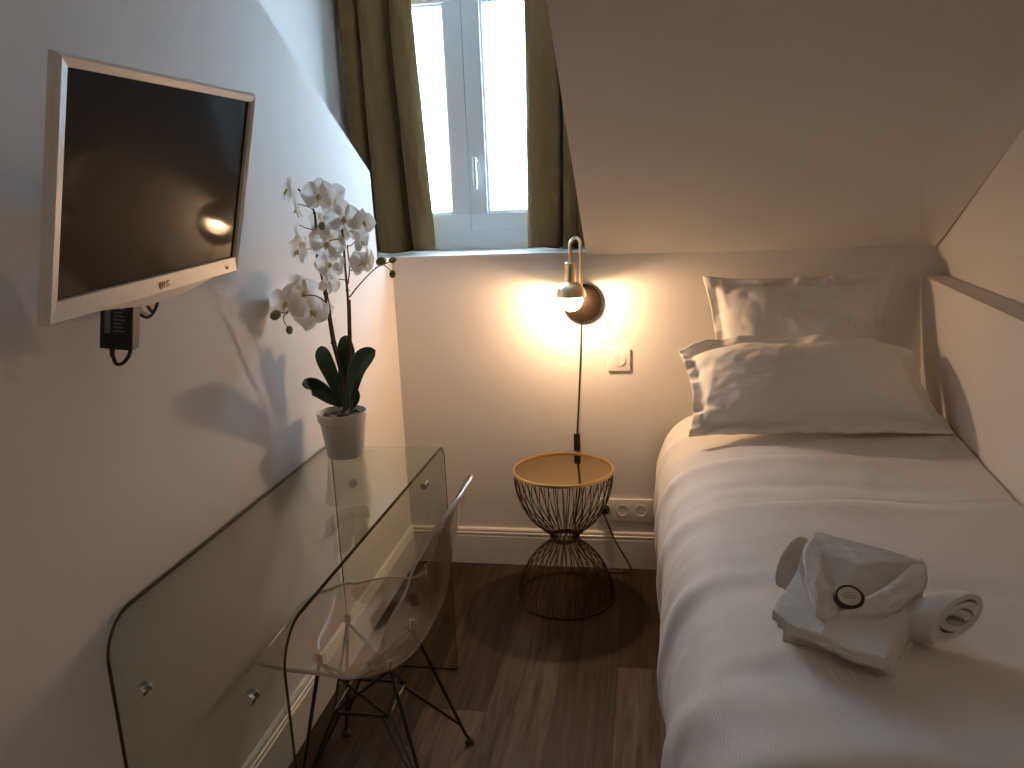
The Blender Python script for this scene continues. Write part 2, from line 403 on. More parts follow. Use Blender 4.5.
# window
def window():
    fr = MB(); y0, y1 = WY, WY + 0.07
    x0, x1, zt = DL, DR, 2.39
    fr.box((x0, y0, SILL), (x1, y1, 1.378)).box((x0, y0, zt - .06), (x1, y1, HC)).box((x0, y0, 1.378), (x0 + .045, y1, zt - .06)).box((x1 - .045, y0, 1.378), (x1, y1, zt - .06))
    w = fr.build('window_1', M['pvc'], smooth=False, bevel=0.003); struct(w)
    for s, (a, b) in enumerate(((x0 + .035, -0.7235), (-0.7215, x1 - .035))):
        z0, z1 = 1.362, 2.325; st, rl = 0.072, 0.070
        ys = WY - 0.016 if s else WY - 0.012
        m = MB()
        m.box((a, ys, z0), (b, ys + .06, z0 + rl)).box((a, ys, z1 - rl), (b, ys + .06, z1)).box((a, ys, z0 + rl), (a + st, ys + .06, z1 - rl)).box((b - st, ys, z0 + rl), (b, ys + .06, z1 - rl))
        # glazing bead stepped inside the stile
        bd = 0.010
        m.box((a + st, ys + .012, z0 + rl), (a + st + bd, ys + .05, z1 - rl)).box((b - st - bd, ys + .012, z0 + rl), (b - st, ys + .05, z1 - rl))
        m.box((a + st, ys + .012, z0 + rl), (b - st, ys + .05, z0 + rl + bd)).box((a + st, ys + .012, z1 - rl - bd), (b - st, ys + .05, z1 - rl))
        sash = m.build('sash', M['pvc'], w, smooth=False, bevel=0.0025)
        p = MB().box((a + st + bd, ys + .030, z0 + rl + bd), (b - st - bd, ys + .036, z1 - rl - bd)).build('pane', M['pane'], sash, smooth=False)
        g = MB(); gy = ys + .026
        for lo, hi in (((a + st + bd, z0 + rl + bd), (b - st - bd, z0 + rl + bd + .003)), ((a + st + bd, z1 - rl - bd - .003), (b - st - bd, z1 - rl - bd)),
                       ((a + st + bd, z0 + rl + bd), (a + st + bd + .003, z1 - rl - bd)), ((b - st - bd - .003, z0 + rl + bd), (b - st - bd, z1 - rl - bd))):
            g.box((lo[0], gy, lo[1]), (hi[0], gy + .004, hi[1]))
        g.build('gasket', M['gasket'], sash, smooth=False)
        if s:
            h = MB(); hx = -0.687
            h.box((hx - .014, ys - .008, 1.60), (hx + .014, ys, 1.675))
            h.tube([(hx, ys - .005, 1.645), (hx, ys - .040, 1.645)], 0.008, 12)
            h.tube(crom([(hx, ys - .036, 1.655), (hx, ys - .043, 1.63), (hx, ys - .043, 1.57), (hx, ys - .040, 1.53)], 5), [.009] * 11 + [.0085, .008, .0075, .007, .006], 12)
            h.build('window_handle', M['white_plastic'], sash)
    # masonry line between the two sashes: dark rebate
    MB().box((-0.7235, WY - .006, 1.364), (-0.7215, WY + .03, 2.32)).build('sash_gap', M['gasket'], w, smooth=False)
window()
struct(MB().box((DL, BY - .012, SILL - .012), (LX - .0, WY + .01, SILL)).box((LX, BY - .012, SILL - .012), (DR + .0, WY + .01, SILL))
       .box((DL, 2.879, SILL - .012), (LX, BY - .012, SILL)).build('trim_1', M['trim'], smooth=False))

# baseboards with two grooves near the top
def baseboard(name, along):
    prof = [(0, 0), (.016, 0), (.016, .122), (.012, .125), (.012, .129), (.016, .132), (.016, .138), (.0115, .141), (.0115, .146), (.013, .149), (.010, .155), (0, .157)]
    b = MB(); n = len(prof)
    (p0, p1, nrm) = along
    for p in (p0, p1):
        for d, z in prof: b.v.append(Vector((p[0] + nrm[0] * d, p[1] + nrm[1] * d, z)))
    for i in range(n - 1): b.f.append((i, i + 1, n + i + 1, n + i))
    b.f.append(tuple(range(n - 1, -1, -1))); b.f.append(tuple(range(n, 2 * n)))
    struct(b.build(name, M['trim'], smooth=False))
baseboard('baseboard_back', ((LX, BY), (0.962, BY), (0, -1)))
baseboard('baseboard_left', ((LX, FY), (LX, BY), (1, 0)))

# ---------------------------------------------------------------- curtains
def curtain(name, label, top, bot, ydep, prof, seed):
    """top/bot = (x left, x right); prof = pleat section as (fraction across, depth); hangs from the dormer ceiling to the sill"""
    zt, zb = HC - .012, SILL + .006
    P = crom([(a, d, 0) for a, d in prof], 12)
    def fn(u, v):
        z = zt + (zb - zt) * v
        x0 = top[0] + (bot[0] - top[0]) * v; x1 = top[1] + (bot[1] - top[1]) * v
        i = u * (len(P) - 1); k = min(int(i), len(P) - 2); p = P[k].lerp(P[k + 1], i - k)
        a = 0.62 + 0.38 * min(1, v * 1.8)
        sway = 0.010 * math.sin(2.3 * v + seed + p.x * 5) * (1 - abs(2 * p.x - 1))
        yy = p.y * a + 0.007 * fbm((p.x * 6 + seed, v * 4, 0), 1.0, 3)
        pinch = 0.008 * math.exp(-((v - .13) / .05) ** 2) * math.sin(p.x * 34 + seed)
        return (x0 + (x1 - x0) * p.x + sway, ydep + yy + pinch - (.002 if .955 < v < .965 else 0), z + (0.004 * math.sin(9 * p.x) if v > .98 else 0))
    b = MB().grid(fn, 150, 70)
    o = b.build(name, M['velvet'], mods=solidify(0.004, 0), angle=180)
    return tag(o, label, 'curtain', 'olive curtains at the dormer window')
curtain('curtain', 'olive green velvet curtain on the left side of the window, above the orchid', (-1.214, -0.905), (-1.205, -0.862), 3.255,
        [(.0, .075), (.02, .03), (.07, -.005), (.16, -.012), (.25, -.004), (.285, .055), (.31, .055), (.33, -.012), (.42, -.030), (.54, -.028), (.62, .004), (.66, .045), (.71, .050), (.735, -.010), (.80, -.032), (.90, -.030), (.97, -.010), (1.0, .012)], 1.3)
curtain('curtain', 'olive green velvet curtain on the right side of the window, above the wall lamp', (-0.452, -0.232), (-0.474, -0.228), 3.255,
        [(0, .020), (.03, -.010), (.12, -.030), (.28, -.034), (.42, -.026), (.50, -.008), (.525, .060), (.55, .075), (.575, .070), (.60, -.004), (.70, -.024), (.80, -.016), (.84, .0), (.88, -.014), (.96, -.018), (1.0, .03)], 4.1)

# ---------------------------------------------------------------- television
def television():
    ctr = Vector((-0.730, 1.179, 1.538)); yaw, tilt, roll = math.radians(94.3), math.radians(14.0), math.radians(-1.73)
    Mx = Matrix.Translation(ctr) @ Matrix.Rotation(yaw, 4, 'Z') @ Matrix.Rotation(tilt, 4, 'X') @ Matrix.Rotation(roll, 4, 'Y')
    t = thing('television', 'flat white-framed television with black screen tilted forward on the left wall', 'television', ctr)
    w, h = 0.2670, 0.1430     # half screen
    L_, R_, T_, B_ = 0.021, 0.014, 0.0155, 0.031
    # bezel: front frame with a shallow slope to the screen
    b = MB()
    def rect(x0, x1, z0, z1, y): return [Mx @ Vector(p) for p in ((x0, y, z0), (x1, y, z0), (x1, y, z1), (x0, y, z1))]
    loops = [rect(-w, w, -h, h, 0.004), rect(-w - .001, w + .001, -h - .001, h + .001, -0.003), rect(-w - L_ + .004, w + R_ - .004, -h - B_ + .004, h + T_ - .004, -0.006),
             rect(-w - L_, w + R_, -h - B_, h + T_, -0.001), rect(-w - L_, w + R_, -h - B_, h + T_, 0.009), rect(-w - L_ + .035, w + R_ - .03, -h - B_ + .03, h + T_ - .03, 0.032)]
    o = 0
    for l in loops: b.v += l
    for k in range(len(loops) - 1):
        for i in range(4):
            a, c = k * 4 + i, k * 4 + (i + 1) % 4
            b.f.append((a, c, c + 4, a + 4))
    b.f.append(tuple((len(loops) - 1) * 4 + i for i in range(4)))
    # drop of the lower bezel under the maker's mark
    zb = -h - B_
    pr = [(-.20, zb + .006), (-.12, zb - .003), (-.05, zb - .011), (.05, zb - .011), (.12, zb - .003), (.20, zb + .006)]
    n = len(pr)
    vs = [Mx @ Vector((x, -.0056, z)) for x, z in pr] + [Mx @ Vector((x, .007, z)) for x, z in pr]
    b.add(vs, [tuple(range(n - 1, -1, -1)), tuple(range(n, 2 * n))] + [(i, i + 1, n + i + 1, n + i) for i in range(n - 1)] + [(0, n, 2 * n - 1, n - 1)])
    b.build('bezel', M['tv_white'], t, smooth=False)
    MB().quad(*rect(-w, w, -h, h, 0.002)).build('screen', M['screen'], t, smooth=False)
    MB().box((-.19, .036, -.12), (.19, .062, .11), Mx).build('rear_shell', M['tv_white'], t, smooth=False, bevel=.012)
    # maker's mark: ring emblem and two letters
    lg = MB(); zc = -h - B_ * 0.52
    Fm = Mx @ Matrix.Translation((-0.010, -0.0052, zc)) @ Matrix.Rotation(PI / 2, 4, 'X')
    lg.ring(Fm.translation, 0.0052, 0.0008, 24, 6, Fm.to_3x3())
    lg.lathe([(0, 0.0003), (0.0042, 0.0003)], 24, Fm)
    em = lg.build('emblem', M['logo'], t)
    cu = bpy.data.curves.new('lettering', 'FONT'); cu.body = 'LG'; cu.size = 0.0155; cu.extrude = 0.0004; cu.align_y = 'CENTER'
    cu.materials.append(M['logo'])
    tx = bpy.data.objects.new('lettering', cu); C.objects.link(tx)
    mw = Mx @ Matrix.Translation((-0.002, -0.0050, zc)) @ Matrix.Rotation(PI / 2, 4, 'X')
    tx.matrix_world = mw; bpy.context.view_layer.update()
    me = bpy.data.meshes.new_from_object(tx.evaluated_get(bpy.context.evaluated_depsgraph_get()))
    bpy.data.objects.remove(tx)
    lo = bpy.data.objects.new('lettering', me); C.objects.link(lo)
    lo.parent = t; lo.matrix_parent_inverse = parent_matrix(t).inverted(); lo.matrix_basis = mw
    MB().lathe([(0, .001), (.003, .001), (.0035, 0)], 16, Mx @ Matrix.Translation((w - .035, -0.0062, zc)) @ Matrix.Rotation(PI / 2, 4, 'X')).build('power_light', M['logo'], t)
    # wall bracket: plate, arm, ball joint
    br = MB(); pc = Vector((LX + .004, ctr.y + .14, ctr.z - .04))
    br.box((LX, pc.y - .05, pc.z - .06), (LX + .012, pc.y + .05, pc.z + .06))
    back = Mx @ Vector((0, .062, -.02))
    br.tube([pc + Vector((.008, 0, 0)), back], 0.018, 16)
    br.build('wall_bracket', M['silver'], t, angle=35)
    k = MB(); kc = PX(148, 301, -0.925)
    k.lathe([(0, -.006), (.024, -.006), (.026, -.003), (.026, .003), (.024, .006), (0, .006)], 28, Matrix.Translation(kc) @ Matrix.Rotation(PI / 2, 4, 'Y') @ Matrix.Rotation(.3, 4, 'X'))
    k.tube([kc, Vector((LX + .006, kc.y, kc.z + .03))], 0.008, 10)
    k.build('bracket_knob', M['silver'], t)
    p0 = PX(158, 297, -0.90); p1 = PX(149, 317, -0.93)
    MB().tube(crom([p0 + Vector((-.03, .02, .05)), p0, p1, p1 + Vector((-.03, .0, .012))], 6), 0.003, 8).build('cable', M['cord'], t)
television()
def adapter():
    c = PX(119, 320, -0.905)
    t = thing('power_adapter', 'black power adapter brick hanging below the television', 'power adapter', c)
    nrm = Vector((0.30, -0.954, 0)).normalized()
    X_ = Vector((0.954, 0.30, 0)); Z_ = Vector((0.16, 0.05, 1)).normalized(); X_ = (X_ - Z_ * X_.dot(Z_)).normalized(); Y_ = Z_.cross(X_)
    m = Matrix((X_, Y_, Z_)).transposed().to_4x4(); m.translation = c
    MB().box((-.026, -.016, -.050), (.028, .024, .066), m).build('case', M['black'], t, smooth=False, bevel=.003)
    lb = MB().box((-.018, -.0168, -.022), (-.009, -.0158, .028), m)
    for i in range(7): lb.box((-.003, -.0168, -.018 + i * .0065), (.015 - (i % 3) * .003, -.0158, -.0155 + i * .0065), m)
    lb.build('rating_label', M['label'], t, smooth=False)
    MB().tube(crom([m @ Vector(p) for p in ((-.010, 0, -.046), (-.009, 0, -.062), (-.003, 0, -.078), (.008, 0, -.076), (.017, .003, -.062), (.019, .006, -.046))], 7), 0.0033, 8).build('cable', M['cord'], t)
    MB().tube([m @ Vector((-.010, 0, -.045)), m @ Vector((-.0095, 0, -.066))], [.0055, .0042], 10).build('strain_relief', M['black'], t)
adapter()

# ---------------------------------------------------------------- glass desk
def desk():
    x0, x1 = -0.974, -0.609; yn, yf, top, th, R = 1.165, 2.268, 0.775, 0.010, 0.085
    t = thing('glass_desk', 'curved waterfall desk of clear greenish glass along the left wall', 'desk', ((x0 + x1) / 2, (yn + yf) / 2, 0))
    outer = [(yn, 0.0)] + [(yn + R - R * math.cos(a), top - R + R * math.sin(a)) for a in [PI / 2 * i / 14 for i in range(15)]]
    Rf = 0.055
    outer += [(yf - Rf + Rf * math.sin(a), top - Rf + Rf * math.cos(a)) for a in [PI / 2 * i / 14 for i in range(15)]] + [(yf, 0.0)]
    pts = [Vector((0, y, z)) for y, z in outer]; inner = []
    for i, p in enumerate(pts):
        d = (pts[min(i + 1, len(pts) - 1)] - pts[max(i - 1, 0)]).normalized()
        inner.append(p + Vector((0, d.z, -d.y)) * th)
    n = len(pts); b = MB()
    def fx(x, y): return x if x == x0 else x1 - .020 * (yf - y) / (yf - yn)     # a hair narrower at the near end
    for x in (x0, x1):
        b.v += [Vector((fx(x, p.y), p.y, p.z)) for p in pts] + [Vector((fx(x, p.y), p.y, p.z)) for p in inner]
    faces_main, faces_edge = [], []
    for i in range(n - 1):
        faces_main += [(i, 2 * n + i, 2 * n + i + 1, i + 1), (n + i, n + i + 1, 3 * n + i + 1, 3 * n + i)]
        faces_edge += [(i, i + 1, n + i + 1, n + i), (2 * n + i, 3 * n + i, 3 * n + i + 1, 2 * n + i + 1)]
    faces_edge += [(0, n, 3 * n, 2 * n), (n - 1, 3 * n - 1, 4 * n - 1, 2 * n - 1)]
    b.f = faces_main + faces_edge
    o = b.build('glass_sheet', M['glass'], t, angle=50, extra=[M['glass_edge']])
    for i, p in enumerate(o.data.polygons):
        if i >= len(faces_main): p.material_index = 1
    for x in (x0 + .062, x1 - .07):
        for y, s in ((yn + th / 2, 1), (yf - th / 2, -1)):
            m = Matrix.Translation((x - (.02 if s > 0 and x > -.8 else 0), y, 0.638 if s < 0 else .645)) @ Matrix.Rotation(PI / 2, 4, 'X')
            MB().lathe([(0, -.0125), (.0095, -.0125), (.0115, -.0105), (.0115, -.0055), (.0045, -.0055), (.0045, .0055), (.0115, .0055), (.0115, .0105), (.0095, .0125), (0, .0125)], 24, m).build('steel_fitting', M['silver'], t)
desk()

# ---------------------------------------------------------------- chair
def chair():
    cx, cy = -0.703, 1.735
    t = thing('chair', 'transparent plastic shell chair with black wire legs tucked under the glass desk', 'chair', (cx, cy, 0))
    # local: f = towards the wall (world -x), s = sideways (world y)
    def W(f, s, z): return Vector((cx - f, cy + s, z))
    prof = crom([(.235, 0, .418), (.225, 0, .436), (.17, 0, .446), (.05, 0, .436), (-.07, 0, .425), (-.145, 0, .442), (-.190, 0, .500), (-.213, 0, .60), (-.240, 0, .72), (-.268, 0, .80), (-.285, 0, .838)], 6)
    m = len(prof)
    ln = [0]
    for i in range(1, m): ln.append(ln[-1] + (prof[i] - prof[i - 1]).length)
    tot = ln[-1]
    def at(q):
        q = max(0, min(1, q)) * tot
        for i in range(1, m):
            if ln[i] >= q or i == m - 1:
                a = (q - ln[i - 1]) / (ln[i] - ln[i - 1]); p = prof[i - 1].lerp(prof[i], a); d = (prof[i] - prof[i - 1]).normalized(); return p, Vector((d.z, 0, -d.x))
    def lerpk(ks, q):
        for (a, va), (b, vb) in zip(ks, ks[1:]):
            if q <= b:
                s = (q - a) / (b - a); s = s * s * (3 - 2 * s); return va + (vb - va) * s
        return ks[-1][1]
    def fn(u, v):
        uu = 2 * u - 1
        # rounded outline: pull the corners in at both ends
        c = 1.0
        e = 0.0
        hw = lerpk([(0, .185), (.12, .215), (.35, .243), (.52, .245), (.68, .218), (.85, .196), (1, .175)], v)
        curl = lerpk([(0, .004), (.12, .020), (.35, .045), (.50, .085), (.62, .075), (.8, .040), (1, .022)], v)
        q = v
        k = abs(uu) ** 3.2
        q = q + (0.075 * k if v < .14 else 0.075 * k * max(0, (1 - (v - .14) / .12))) * max(0, 1 - v / .26)
        q = q - 0.075 * k * max(0, (v - .78) / .22)
        p, nr = at(q)
        lift = curl * (0.25 * uu * uu + 0.75 * abs(uu) ** 4)
        if nr.z < 0: nr = -nr
        if v > .45 and nr.x < 0: nr = -nr
        pp = p + nr * lift
        return W(pp.x, uu * hw * (1 - 0.02 * abs(uu) ** 6), pp.z)
    def shell_mods(ob):
        m = ob.modifiers.new('s', 'SOLIDIFY'); m.thickness = .009; m.offset = 0; m.material_offset_rim = 1
    MB().grid(fn, 40, 64).build('shell', M['acrylic'], t, mods=shell_mods, angle=180, extra=[M['acrylic_edge']])
    # mounts under the seat
    mts = {}
    for sf in (1, -1):
        for ss in (1, -1):
            f_, s_ = .085 if sf > 0 else -.095, ss * .096
            zt = .431 if sf > 0 else .424
            mts[(sf, ss)] = W(f_, s_, zt - .022)
            MB().lathe([(0, -.016), (.016, -.016), (.018, -.010), (.014, -.002), (0, -.002)], 20, Matrix.Translation(W(f_, s_, zt))).build('seat_mount', M['acrylic'], t)
            MB().lathe([(0, .004), (.005, .004), (.0085, .001), (.0085, -.022), (0, -.022)], 16, Matrix.Translation(W(f_, s_, zt))).build('screw', M['silver'], t)
    r = 0.0048
    feet = {(sf, ss): W(.183 * sf - .027, .178 * ss, 0.0) for sf in (1, -1) for ss in (1, -1)}
    ZR = 0.255
    rc = {(sf, ss): W(.072 * sf, .072 * ss, ZR) for sf in (1, -1) for ss in (1, -1)}
    for k, ft in feet.items():
        sf, ss = k
        foot_top = ft + Vector((0, 0, .035))
        leg = MB().tube([mts[k], ft + (mts[k] - ft) * .09, ft + Vector((0, 0, .012))], r, 10)
        # paired braces from the foot to the wire ring in the middle
        fm = ft + (mts[k] - ft) * .16
        for kk in ((sf, -ss), (-sf, ss)):
            leg.tube([fm, rc[k].lerp(rc[kk], .12), rc[k].lerp(rc[kk], .5)], r * .85, 8)
        lo = leg.build('leg', M['black_metal'], t)
        MB().lathe([(0, 0), (.013, 0), (.014, .004), (.009, .012), (0, .016)], 20, Matrix.Translation(ft)).build('glide', M['black'], lo)
    fr = MB(); order = [(1, 1), (1, -1), (-1, -1), (-1, 1)]
    for i in range(4):
        a, b_ = order[i], order[(i + 1) % 4]
        fr.tube([rc[a], rc[b_]], r * .85, 8)
        fr.tube([rc[a], mts[b_]], r * .8, 8); fr.tube([rc[b_], mts[a]], r * .8, 8)
    fr.build('wire_frame', M['black_metal'], t)
chair()

# ---------------------------------------------------------------- orchid
def orchid():
    base = PZ(346, 455, 0.776); Y0 = base.y
    t = thing('potted_orchid', 'white orchid with dark green leaves in a white pot on the glass desk', 'plant', base)
    mt = Matrix.Translation(base)
    pot = MB().lathe([(0, 0), (.050, 0), (.053, .004), (.0655, .104), (.0665, .107), (.0705, .109), (.0735, .132), (.0725, .135), (.069, .135), (.066, .114), (.0, .112)], 48, mt).build('pot', M['pot'], t, angle=35)
    def soil(u, v):
        a = 2 * PI * u; r = .0665 * v
        return base + Vector((r * math.cos(a), r * math.sin(a), .116 + .010 * (1 - v * v) + .010 * noise.noise(Vector((r * 60 * math.cos(a), r * 60 * math.sin(a), 3)))))
    MB().grid(soil, 40, 10).build('bark', M['bark'], t)
    tg = base + Vector((.0, -.068, .118))
    MB().box(tg - Vector((.010, .0008, .0)), tg + Vector((.010, .0008, .022))).build('plant_tag', M['white_plastic'], t, smooth=False)
    def at(x, y, dy=0.0):
        # the stems lean a little into the room, and nothing reaches into the wall
        Y = Y0 + dy - .17 * max(0, min(1, (400 - y) / 190))
        p = PY(x, y, Y)
        if p.x < -0.935: p = PX(x, y, -0.935)
        return p
    # leaves: base px, bend px, tip px, depth offsets, half width, face-on axis
    def leaf(pts, dys, hw, tilt):
        P = crom([at(*p, d) for p, d in zip(pts, dys)], 10); m = len(P) - 1
        def fn(u, v):
            i = v * m; k = min(int(i), m - 1); p = P[k].lerp(P[k + 1], i - k); d = (P[min(k + 1, m)] - P[max(k - 1, 0)]).normalized()
            side = d.cross(Vector((tilt[0], tilt[1], tilt[2]))).normalized(); nr = side.cross(d)
            w = hw * (0.32 + 0.68 * math.sin(PI * min(1, (v * .62 + .02)) ** 1.0)) * (1 - max(0, (v - .55) / .45) ** 2.6) ** .5
            uu = 2 * u - 1
            return p + side * uu * w + nr * (abs(uu) ** 1.3) * w * .28
        MB().grid(fn, 10, 30).build('leaf', M['leaf'], t, mods=solidify(.0022, 0), angle=180)
    leaf([(342, 407), (335, 383), (325, 360), (320.5, 346)], (0, .0, .02, .04), .024, (.2, -1, .1))
    leaf([(341, 405), (330, 397), (315, 387), (302, 384.5)], (0, -.02, -.03, -.03), .025, (.1, -1, .35))
    leaf([(346, 407), (347, 380), (347, 355), (345.5, 335)], (.02, .04, .05, .06), .028, (0, -1, .15))
    leaf([(349, 409), (353, 388), (361, 364), (375.5, 350)], (-.01, -.03, -.05, -.06), .032, (-.35, -1, .25))
    leaf([(352, 408), (355, 400), (356, 389)], (0, 0, .01), .013, (.6, -1, .1))
    # stems
    def stem(pts, r0, r1, dys=None, name='flower_stem', nn=8):
        dys = dys or [0] * len(pts)
        P = crom([at(*p, d) for p, d in zip(pts, dys)], nn); m = len(P)
        b = MB().tube(P, [r0 + (r1 - r0) * i / (m - 1) for i in range(m)], 8)
        for k in range(5, m - 3, 11): b.sphere(P[k], (r0 + (r1 - r0) * k / m) * 1.45, 8, 6)
        return b.build(name, M['stem'], t)
    s1 = [(345, 411), (341, 375), (333, 343), (327, 305), (322, 277), (316, 249), (315, 216), (308, 199), (298, 189)]
    stem(s1, .0052, .0022)
    stem([(347, 411), (343.5, 375), (335.5, 343), (329, 305), (325, 279)], .0026, .0022, [.005] * 5, 'support_stick')
    stem([(351, 411), (350, 375), (349, 336), (348, 301), (345.6, 272), (342, 229), (338, 226), (330, 226)], .0048, .0020)
    stem([(352, 411), (352, 375), (351, 336), (350, 300)], .0024, .0022, [.006] * 4, 'support_stick')
    stem([(349.6, 297), (360, 284), (376, 268), (387, 263), (392, 260)], .0020, .0011)
    stem([(384, 265), (389, 269), (392, 273)], .0012, .0010)
    stem([(348, 284), (349.5, 268), (347.5, 247), (350, 246), (356, 241)], .0018, .0012)
    stem([(349, 270), (354, 270), (361, 264)], .0013, .0010)
    stem([(346, 280), (338, 279), (331, 277)], .0013, .0010, [0, -.01, -.02])
    stem([(344, 257), (336, 256), (331, 258)], .0013, .0010, [0, -.01, -.02])
    stem([(343, 240), (337, 239), (329, 241)], .0013, .0010, [0, -.01, -.02])
    stem([(316, 250), (308, 249), (300, 252)], .0013, .0010, [0, -.01, -.02])
    stem([(315, 230), (306, 228), (299, 225)], .0013, .0010, [0, 0, 0])
    stem([(313, 209), (306, 206), (298, 204)], .0013, .0010, [0, -.01, -.01])
    stem([(326, 302), (316, 296), (303, 296), (293, 304), (287, 313), (281, 312)], .0018, .0011, [0, -.02, -.03, -.03, -.03, -.03])
    stem([(293, 306), (284, 316), (285, 323), (289, 329)], .0013, .0010, [-.03] * 4)
    # buds
    def bud(x, y, r, dy=0, tl=0):
        MB().sphere(at(x, y, dy), r, 14, 10, (1, .9, 1.25), Matrix.Rotation(tl, 3, 'Y')).build('bud', M['bud'], t)
    for a in ((307, 197, .0085), (322, 226, .0085, -.02), (381, 261.5, .0115, 0, 1.3), (392.5, 260, .0085, 0, 1.2), (392.5, 274, .0085, 0, .2), (275.5, 315, .0125, -.03, .9), (289.5, 330, .0095, -.03, .1)): bud(*a)
    # flowers
    rnd = random.Random(3)
    def flower(x, y, size, dy, yaw, pitch, rl=0.0):
        """size = half span in px; yaw > 0 turns the face to the right, pitch < 0 hangs it down"""
        c = at(x, y, dy); s = 1.12 * size / F_PX * (c - CAM).length
        m = Matrix.Translation(c) @ Matrix.Rotation(yaw, 4, 'Z') @ Matrix.Rotation(pitch, 4, 'X') @ Matrix.Rotation(rl, 4, 'Y')
        b = MB()
        def petal(ang, L_, W_, cup, back, ex=1.0):
            ca, sa = math.cos(ang), math.sin(ang); ph = rnd.uniform(0, 6)
            def fn(u, v):
                uu = 2 * u - 1
                w = W_ * (math.sin(PI * min(1, v * .93 + .07) ** ex)) ** .75
                l = .08 * L_ + L_ * v * .92
                xx = uu * w; zz = l
                yy = back + cup * (v - .3) ** 2 * L_ + .10 * W_ * math.sin(3 * v + ph) * uu + cup * .5 * W_ * uu * uu
                return m @ (Vector((xx * ca + zz * sa, yy, zz * ca - xx * sa)) * s)
            b.grid(fn, 8, 10)
        j = rnd.uniform(-.1, .1)
        petal(j, 1.0, .40, .35, .10, 1.1); petal(2.35 + j, .98, .38, .3, .10, 1.1); petal(-2.35 + j, .98, .38, .3, .10, 1.1)   # sepals
        petal(1.42 + j, 1.04, .70, -.22, .0, .8); petal(-1.42 + j, 1.04, .70, -.22, .0, .8)                                     # broad petals
        f = b.build('flower', M['petal'], t, angle=180)
        q = MB()
        q.sphere(m @ (Vector((0, -.10, -.02)) * s), .10 * s, 10, 8, (1, 1, 1.1))
        q.sphere(m @ (Vector((.10, -.16, -.14)) * s), .10 * s, 8, 6, (.55, .9, 1.1)); q.sphere(m @ (Vector((-.10, -.16, -.14)) * s), .10 * s, 8, 6, (.55, .9, 1.1))
        q.tube([m @ (Vector(p) * s) for p in ((0, -.14, -.10), (0, -.30, -.24), (0, -.30, -.40))], [.08 * s, .07 * s, .02 * s], 8)
        q.build('lip', M['lip'], f)
    fl = [(288, 190, 12, .00, -.75, -.1), (297, 209, 10, .0, -1.1, .2), (319, 195, 15, -.02, .15, .0), (331, 197, 14, .03, 1.0, .1), (321, 224, 13, .0, -.3, -.1),
          (327, 243, 16, -.02, .35, -.1), (344, 218, 15, -.02, .3, .1), (363, 222, 12, .0, 1.0, .0), (299, 251, 13, -.02, -.5, -.1), (298, 234, 10, .02, -1.2, .2),
          (330, 264, 13, -.02, .2, -.3), (329, 282, 12, -.02, 2.7, .1), (361, 263, 12, .01, .75, -.3), (361, 242, 10, .02, 1.2, .0), (368, 258, 11, .03, 2.2, .2),
          (350, 230, 12, .03, .8, -.3), (287, 303, 17, -.04, -.1, -.15), (303, 290, 15, -.0, .5, .5), (311, 312, 17, -.04, .7, -.3), (323, 312, 12, -.0, 1.3, .1), (296, 284, 10, -.0, 2.9, -.2)]
    for a in fl: flower(*a, rl=rnd.uniform(-.35, .35))
orchid()

